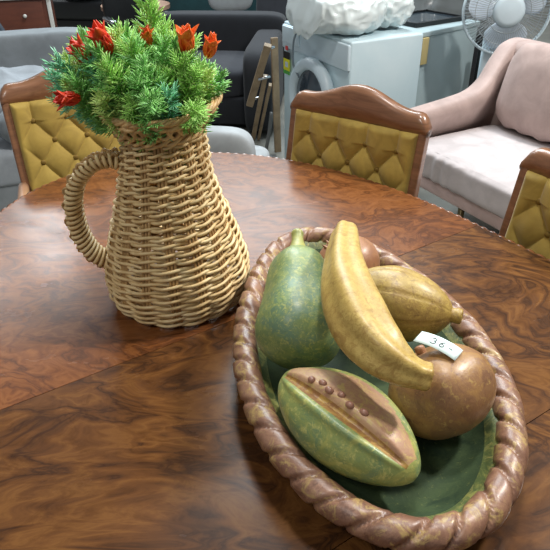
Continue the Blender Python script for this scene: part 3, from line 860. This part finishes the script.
# ------------------------------------------------------------ fan
FX, FY, FZ = 1.265, 3.50, .945
fan = thing('pedestal_fan', 'white pedestal fan with round wire cage, standing behind the pink sofa', 'fan', (FX, FY, 0), R(-10))
tilt = R(8)
def fp(r, a, d_):   # disc facing -Y with small tilt
    x = r*math.cos(a); z = r*math.sin(a); y = -d_
    return (x, y*math.cos(tilt)-z*math.sin(tilt)*-1*.5, FZ+z+y*math.sin(tilt)*-.5)
q = MB(); FR = .225
for d_ in (.0, .012): q.tube([fp(FR, a, .0+d_) for a in np.linspace(0, 2*PI, 64, endpoint=False)], .0075, 8, closed=True)
q.build('cage_ring', M['white'], fan)
q = MB()
for k in range(84):
    a = 2*PI*k/84; q.tube([fp(.07, a, .085), fp(.15, a, .075), fp(.205, a, .045), fp(FR, a, .01)], .0014, 4)
for rr, d_ in ((.11, .082), (.17, .066)): q.tube([fp(rr, a, d_) for a in np.linspace(0, 2*PI, 48, endpoint=False)], .0018, 4, closed=True)
q.build('front_grille', M['wire'], fan)
q = MB()
for k in range(60):
    a = 2*PI*k/60; q.tube([fp(.05, a, -.075), fp(.17, a, -.06), fp(FR, a, .0)], .0012, 4)
q.build('rear_grille', M['wire'], fan)
q = MB()
prof2 = [(.0, .10), (.055, .098), (.078, .09), (.083, .075), (.075, .06)]
q.grid(lambda u, v: fp(prof2[round(v*4)][0], 2*PI*u, prof2[round(v*4)][1]), 40, 5, cu=True); q.build('centre_badge', M['white'], fan)
for k in range(3):
    q = MB(); a0 = R(155+120*k)
    def bl(u, v):
        r = .05+.155*u; w_ = R(46)*math.sin(PI*min(1, .12+.8*u))**.5
        a = a0+(v-.5)*2*w_; return fp(r, a, .02+.03*(v-.5)*2)
    q.grid(bl, 14, 12); o = q.build('blade', M['blade'], fan); solid_mod(o, .003)
q = MB(); q.tube([(0, .02, FZ), (0, .09, FZ), (0, .15, FZ-.005), (0, .17, FZ-.01)], [.06, .065, .05, .02], 20); q.build('motor_housing', M['white'], fan)
q = MB(); q.box((-.045, .04, .62), (.085, .09, .42), bev=.02); q.build('control_column', M['white'], fan)
for k in range(4):
    q = MB(); q.tube([(-.03, -.003, .50+.045*k), (-.03, -.014, .50+.045*k)], .009, 10); q.build('push_button', M['chrome'], fan)
q = MB(); q.tube([(-.03, .06, .03), (-.03, .06, .45)], .016, 12); q.build('pole', M['white'], fan)
q = MB(); q.grid(lambda u, v: (((0, .2, .2, .05)[round(v*3)])*math.cos(2*PI*u)-.03, .06+((0, .2, .2, .05)[round(v*3)])*math.sin(2*PI*u), (0, 0, .02, .045)[round(v*3)]), 32, 4, cu=True); q.build('base', M['white'], fan)
# dark board leaning behind the fan
q = MB(); q.box((0, 0, .33), (.05, .12, .66), bev=.004); o = q.build('dark_board', M['black'], loc=(1.33, 3.86, 0), rot=(0, 0, R(39))); tag(o, 'narrow black board standing between the pale cabinet and the fan pole', 'board')

# ------------------------------------------------------------ pink sofa
SA = math.atan2(-.886, .463)
ps = frame_thing('pink_sofa', 'dusty pink sofa with sloping arm and ruched seat front behind the table', 'sofa', .58, 2.86, SA)
# local: X along the front (towards the camera), Y into depth; far arm at X=0
W_ = 1.75
q = MB(); q.box((W_/2, .42, .315), (W_, .80, .08), bev=.03); q.build('base_frame', M['pink_light'], ps)
q = MB()
def seatfn(v):
    o = v.copy()
    if v.y < -.28: # ruched front edge
        o.y += .006*math.sin(v.x*95+3*noise.noise(Vector((v.x*8, v.z*10, 0))))
    return o
q.soft((W_/2, .30, .42), (W_-.20, .62, .14), e=9, n=280, fn=seatfn); q.build('seat_cushion', M['pink_seat'], ps)
# arm: profile along Y, rising to the back
for xo, nm in ((.0, 'arm'), (W_-.12, 'arm')):
    q = MB(); prof3 = [(0.0, .60), (.15, .615), (.30, .63), (.42, .65), (.50, .70), (.56, .79), (.62, .855), (.70, .87), (.80, .85)]
    pc = catmull([(*p, 0) for p in prof3], 5); N = len(pc)
    sec2 = [(0, 0), (0, .85), (.01, .95), (.03, 1), (.09, 1), (.11, .95), (.12, .85), (.12, 0)]
    q.grid(lambda u, v: (xo+sec2[round(v*7)][0], pc[round(u*(N-1))][0], .25+(pc[round(u*(N-1))][1]-.25)*(1 if sec2[round(v*7)][1] == 1 else sec2[round(v*7)][1] + (0 if sec2[round(v*7)][1] in (0,) else .03))), N, 8, cv=True)
    n_ = 8; q.f.append(tuple(range(n_))); q.m.append(0); q.f.append(tuple((N-1)*n_+k for k in range(n_))); q.m.append(0)
    q.build(nm, M['pink'], ps)
q = MB(); q.box((W_/2, .70, .56), (W_-.02, .18, .61), bev=.05, seg=4); q.build('backrest', M['pink'], ps)
for x, y in ((.08, .08), (W_-.08, .08), (.08, .76), (W_-.08, .76), (.47, .06)):
    q = MB(); q.tube([(x, y, 0), (x, y, .29)], [.012, .016], 10); q.build('leg', M['brass'], ps)
pc_ = thing('sofa_cushion', 'plump pink cushion leaning in the corner of the pink sofa', 'cushion', (1.27, 2.80, .492), SA)
q = MB()
def cush(v):
    k = 1-.75*(min(1, abs(v.x)/.25)**2.5*.5+min(1, abs(v.z)/.23)**2.5*.5)
    o = v.copy(); o.y = v.y*max(.25, k)
    o.z += .008*math.sin(v.x*60)*(abs(v.z)/.23)**3
    o.y += .004*noise.noise(v*18)
    return o
q.soft((0, 0, .20), (.48, .20, .40), e=4.5, n=80, fn=cush, rot=Matrix.Rotation(R(-14), 3, 'X')); q.build('cushion_cover', M['pink'], pc_)
q = MB()

# ------------------------------------------------------------ grey sofa at the left
GA = R(20)
gsf = frame_thing('grey_sofa', 'grey fabric sofa at the far left behind the left dining chair', 'sofa', -1.09, 3.92, GA)
# local: X negative = leftwards, -Y = front
q = MB(); q.soft((-.85, -.08, .52), (1.72, .20, .62), e=10, n=80); q.build('backrest', M['grey_sofa'], gsf)
q = MB(); q.soft((-.85, -.55, .34), (1.5, .85, .20), e=8, n=60); q.build('seat_cushion', M['grey_blanket'], gsf)
q = MB(); q.box((-.85, -.52, .17), (1.7, .88, .22), bev=.02); q.build('base_frame', M['grey_sofa'], gsf)
q = MB(); q.soft((-.06, -.5, .33), (.18, .9, .50), e=7, n=50); q.build('arm', M['grey_sofa'], gsf)
q = MB(); q.soft((-1.63, -.5, .33), (.18, .9, .50), e=7, n=50); q.build('arm', M['grey_sofa'], gsf)
for x in (-.1, -1.6):
    for y in (-.12, -.9):
        q = MB(); q.tube([(x, y, 0), (x, y, .07)], .02, 10); q.build('leg', M['black'], gsf)
crumple('grey_throw', 'crumpled light grey throw lying on the grey sofa seat', 'blanket', (-1.45, 3.33, .555), (.95, .5, .2), R(20), M['grey_blanket'], 6, .06, wr=4)
crumple('grey_cushion', 'slate grey cushion on the throw beside the carved left chair', 'cushion', (-1.20, 2.98, .53), (.34, .24, .17), R(30), M['grey_sofa'], 12, .02, wr=4)
# light grey rounded armchair end
lg = frame_thing('light_grey_armchair', 'light grey armchair with rounded top and pale piping, showing between jug and leaning frame', 'armchair', -.33, 2.62, R(-8))
q = MB(); q.soft((0, 0, .36), (.50, .13, .50), e=5.5, n=60); q.build('backrest', M['grey_light'], lg)
q = MB(); pts = []
for a in np.linspace(0, 2*PI, 80, endpoint=False):
    c, s_ = math.cos(a), math.sin(a); pts.append((.243*math.copysign(abs(c)**(2/5.5), c), -.030, .36+.243*math.copysign(abs(s_)**(2/5.5), s_)))
q.tube(pts, .005, 8, closed=True); q.build('piping', M['grey_light'], lg)
q = MB(); q.soft((0, .30, .24), (.50, .55, .22), e=6, n=50); q.build('seat_cushion', M['grey_light'], lg)
q = MB(); q.box((0, .27, .10), (.44, .5, .08), bev=.01); q.build('base_frame', M['grey_sofa'], lg)
for x in (-.18, .18):
    for y in (.05, .48):
        q = MB(); q.tube([(x, y, 0), (x, y, .07)], .015, 10); q.build('leg', M['black'], lg)

# ------------------------------------------------------------ charcoal sofa and recliner
cs = frame_thing('charcoal_sofa', 'charcoal fabric sofa behind the foliage, beside the leaning wooden frame', 'sofa', -.45, 4.75, R(-6))
q = MB(); q.soft((0, .42, .42), (1.05, .22, .56), e=9, n=70); q.build('backrest', M['charcoal'], cs)
q = MB(); q.soft((-.1, .0, .33), (.82, .72, .22), e=6, n=60); q.build('seat_cushion', M['charcoal2'], cs)
q = MB(); q.box((0, .05, .14), (1.0, .8, .2), bev=.02); q.build('base_frame', M['charcoal'], cs)
q = MB(); q.soft((.40, -.05, .31), (.22, .95, .58), e=7, n=60); q.build('arm', M['charcoal'], cs)
q = MB(); q.soft((-.50, -.05, .31), (.2, .95, .56), e=4, n=60); q.build('arm', M['charcoal'], cs)
rc = frame_thing('recliner_chair', 'dark grey recliner with tall rounded back just left of the washing machine', 'armchair', .07, 5.70, R(-15))
q = MB(); q.soft((0, .2, .62), (.52, .24, .75), e=4, n=60, rot=Matrix.Rotation(R(-12), 3, 'X')); q.build('backrest', M['charcoal2'], rc)
q = MB(); q.soft((0, -.15, .33), (.5, .55, .24), e=5, n=50); q.build('seat_cushion', M['charcoal'], rc)
q = MB(); q.box((0, -.05, .13), (.5, .6, .2), bev=.02); q.build('base_frame', M['charcoal'], rc)
# grey office chair back and panel
gc = frame_thing('grey_chair', 'pale grey padded chair back on a dark stem, above the charcoal sofa', 'chair', -.36, 5.75, R(5))
q = MB(); q.soft((0, 0, .80), (.40, .09, .36), e=4, n=50); q.build('backrest', M['grey_light'], gc)
q = MB(); q.soft((0, .28, .45), (.42, .44, .09), e=5, n=50); q.build('seat', M['grey_light'], gc)
q = MB(); q.tube([(0, .05, .70), (0, .05, .45), (0, .2, .40), (0, .28, .40)], .022, 10); q.build('back_stem', M['steel'], gc)
q = MB(); q.tube([(0, .28, .06), (0, .28, .42)], .025, 12); q.build('column', M['black'], gc)
for k in range(5):
    a = 2*PI*k/5+.3; q = MB(); q.tube([(0, .28, .08), (.27*math.cos(a), .28+.27*math.sin(a), .03)], [.022, .016], 8); q.build('leg', M['black'], gc)
tp = MB(); tp.box((-.1, 6.6, .55), (1.9, .05, 1.1), bev=.01); o = tp.build('teal_screen', M['teal']); tag(o, 'dark teal partition screen standing behind the charcoal sofa', 'screen')

# leaning folded wooden frame
lf = thing('folded_stand', 'folded wooden stand of tan slats leaning beside the washing machine', 'stand', (-.10, 3.96, 0), R(0))
def slat(p, q_, w_, t_, m, nm='slat'):
    p, q_ = Vector(p), Vector(q_); mb = MB(); L = (q_-p).length; rm = axis_frame(p, q_, (0, 1, .1))
    mb.box((0, 0, L/2), (t_, w_, L), bev=.003); o = mb.build(nm, m, lf, smooth=False); o.location = p; o.rotation_euler = rm.to_euler(); return o
slat((-.055, .04, .30), (.075, -.16, .72), .035, .045, M['tan_wood'])
slat((-.045, .20, .012), (.055, -.08, .52), .03, .03, M['tan_wood'])
slat((-.005, .20, .012), (.085, -.06, .46), .03, .02, M['tan_wood'])
for x, y, z in ((.04, -.09, .50), (.07, -.15, .69), (-.02, .02, .34)):
    mb = MB(); mb.tube([(x-.03, y, z), (x+.045, y+.01, z+.015)], .009, 8); mb.build('bolt', M['chrome'], lf)
pk = MB(); pk.box((0, 0, .36), (.045, .02, .74), bev=.003); o = pk.build('wooden_plank', M['tan_wood'], smooth=False, loc=(.030, 3.93, 0), rot=(R(-4), R(0), R(20))); tag(o, 'tan plank standing upright against the washing machine', 'plank')
bk = MB(); bk.tube(catmull([(0, 0, .008), (.03, .01, .15), (.05, .02, .3)], 6), .012, 8); bk.box((.02, .0, .008), (.12, .04, .015), bev=.003)
o = bk.build('metal_bracket', M['steel'], loc=(-.06, 3.82, 0)); tag(o, 'small grey metal bracket on the floor by the plank', 'bracket')

# ------------------------------------------------------------ far left and far back
cb = frame_thing('wooden_cabinet', 'low reddish brown cabinet with white top and round knob in the top left corner', 'cabinet', -2.38, 6.0, R(12))
q = MB(); q.box((0, .25, .36), (.62, .5, .68), bev=.006); q.build('cabinet_body', M['redwood'], cb)
q = MB(); q.box((0, .25, .715), (.70, .56, .035), bev=.005); q.build('cabinet_top', M['cab_white'], cb)
q = MB(); q.box((.325, .0, .36), (.035, .03, .70), bev=.003); q.build('side_trim', M['cab_white'], cb)
q = MB(); q.box((-.02, -.008, .36), (.58, .02, .64), bev=.003); dr = q.build('door', M['redwood'], cb)
q = MB(); q.soft((.10, -.03, .56), (.035, .035, .035), e=2, n=16); q.build('knob', M['cab_white'], dr)
cv = thing('navy_chair', 'dark navy folded chair leaning at the top left in front of the brown cabinet', 'chair', (-1.95, 4.85, 0), R(8))
q = MB(); q.soft((-.16, .05, .42), (.30, .12, .85), e=5, n=50, rot=Matrix.Rotation(R(-22), 3, 'Y')); q.build('backrest', M['navy'], cv)
q = MB(); q.tube([(-.0, -.02, .0), (-.16, .0, .45), (-.32, .02, .88)], .022, 10); q.build('side_rail', M['black'], cv)

bt = thing('side_table', 'round tan side table on a thin metal pole at the top, above the foliage', 'table', (-1.32, 6.35, 0), 0)
q = MB(); q.tube([(0, 0, .565), (0, 0, .60)], .33, 48); q.build('table_top', M['table_tan'], bt, smooth=False)
q = MB(); q.tube([(0, 0, .02), (0, 0, .57)], .018, 12); q.build('pole', M['steel'], bt)
q = MB(); q.tube([(0, 0, 0), (0, 0, .02)], .2, 32); q.build('base', M['steel'], bt, smooth=False)

oc = thing('office_chair', 'black office chair with bright armrest tips behind the foliage', 'chair', (-1.12, 5.5, 0), R(30))
q = MB(); q.soft((0, 0, .46), (.50, .5, .10), e=5, n=50); q.build('seat', M['black'], oc)
q = MB(); q.soft((0, .26, .72), (.46, .09, .45), e=4, n=50); q.build('backrest', M['black'], oc)
for s_ in (-1, 1):
    q = MB(); q.soft((s_*.27, -.02, .62), (.06, .26, .03), e=4, n=30); q.build('armrest', M['chrome'], oc)
    q = MB(); q.tube([(s_*.27, .0, .61), (s_*.27, .0, .48), (s_*.2, 0, .43)], .012, 8); q.build('arm_support', M['black'], oc)
q = MB(); q.tube([(0, 0, .08), (0, 0, .42)], .025, 12); q.build('column', M['chrome'], oc)
for k in range(5):
    a = 2*PI*k/5; q = MB(); q.tube([(0, 0, .09), (.28*math.cos(a), .28*math.sin(a), .03)], [.022, .016], 8); q.build('leg', M['black'], oc)
ds = frame_thing('black_armchair', 'large black leather armchair at the top between side table and teal screen', 'armchair', -.70, 7.65, R(-10))
q = MB(); q.soft((0, .35, .55), (1.0, .25, .85), e=5, n=50); q.build('backrest', M['charcoal'], ds)
q = MB(); q.soft((0, -.05, .36), (.8, .7, .25), e=5, n=50); q.build('seat_cushion', M['charcoal'], ds)
for s_ in (-1, 1):
    q = MB(); q.soft((s_*.5, -.02, .36), (.22, .85, .62), e=4, n=40); q.build('arm', M['charcoal'], ds)
q = MB(); q.box((0, 0, .12), (.9, .8, .2), bev=.02); q.build('base_frame', M['black'], ds)
bl2 = frame_thing('black_sofa', 'black sofa with a pale throw at the top left beyond the concrete floor', 'sofa', -2.45, 8.3, R(-12))
q = MB(); q.soft((0, .35, .45), (1.7, .25, .75), e=6, n=50); q.build('backrest', M['black'], bl2)
q = MB(); q.soft((0, -.05, .33), (1.5, .75, .25), e=6, n=50); q.build('seat_cushion', M['black'], bl2)
for s_ in (-1, 1):
    q = MB(); q.soft((s_*.85, -.02, .33), (.24, .85, .56), e=4, n=40); q.build('arm', M['black'], bl2)
q = MB(); q.box((0, 0, .12), (1.6, .75, .2), bev=.02); q.build('base_frame', M['black'], bl2)
crumple('pale_throw', 'pale grey throw draped on the black sofa seat at the top left', 'blanket', (-2.2, 8.05, .53), (.6, .5, .13), R(20), M['grey_light'], 2, .05, wr=4)

# ------------------------------------------------------------ light
wd_ = bpy.data.worlds.new('World'); S.world = wd_; wd_.use_nodes = True
bg = wd_.node_tree.nodes['Background']; bg.inputs[0].default_value = (.92, .95, 1.0, 1); bg.inputs[1].default_value = .22
def area(name, loc, target, size, power, col=(1, .97, .92), sy=None):
    l = bpy.data.lights.new(name, 'AREA'); l.energy = power; l.color = col; l.size = size
    if sy: l.shape = 'RECTANGLE'; l.size_y = sy
    o = bpy.data.objects.new(name, l); COL.objects.link(o); o.location = loc
    o.rotation_euler = (Vector(target)-Vector(loc)).to_track_quat('-Z', 'Y').to_euler(); return o
area('ceiling_lamp_key', (2.3, 1.8, 3.3), (.1, .9, .8), .3, 112)
area('ceiling_lamp_left', (-3.85, 9.1, 5.0), (-1, 2, .8), .7, 62, (.9, .96, 1))
area('ceiling_lamp_side', (-4.3, 7.7, 5.0), (-1, 2, .8), .7, 34, (.9, .96, 1))
area('ceiling_lamp_near', (.3, 1.45, 4.0), (0, 1, .8), .35, 55)
area('ceiling_lamp_rear', (-1.6, -.8, 4.0), (0, 1, .8), .8, 32)
area('ceiling_lamp_middle', (.3, 5.0, 4.6), (.3, 4.0, 0), 2.5, 270, (.85, .95, 1))
area('ceiling_lamp_back', (-.8, 9, 4.8), (-.8, 8, 0), 3, 260, (.85, .95, 1))

# ------------------------------------------------------------ camera
cam = bpy.data.cameras.new('Camera'); co = bpy.data.objects.new('Camera', cam); COL.objects.link(co)
cam.sensor_width = 36; cam.sensor_height = 36; cam.sensor_fit = 'HORIZONTAL'; cam.lens = 603/550*36
co.matrix_world = Matrix.Translation((0, 0, 1.48)) @ Matrix.Rotation(R(90-32.2), 4, 'X') @ Matrix.Rotation(R(-.7), 4, 'Z')
cam.clip_start = .05
S.camera = co
S.view_settings.view_transform = 'Standard'; S.view_settings.look = 'None'; S.view_settings.gamma = 1
S.view_settings.exposure = 0.0
S.view_settings.use_curve_mapping = False
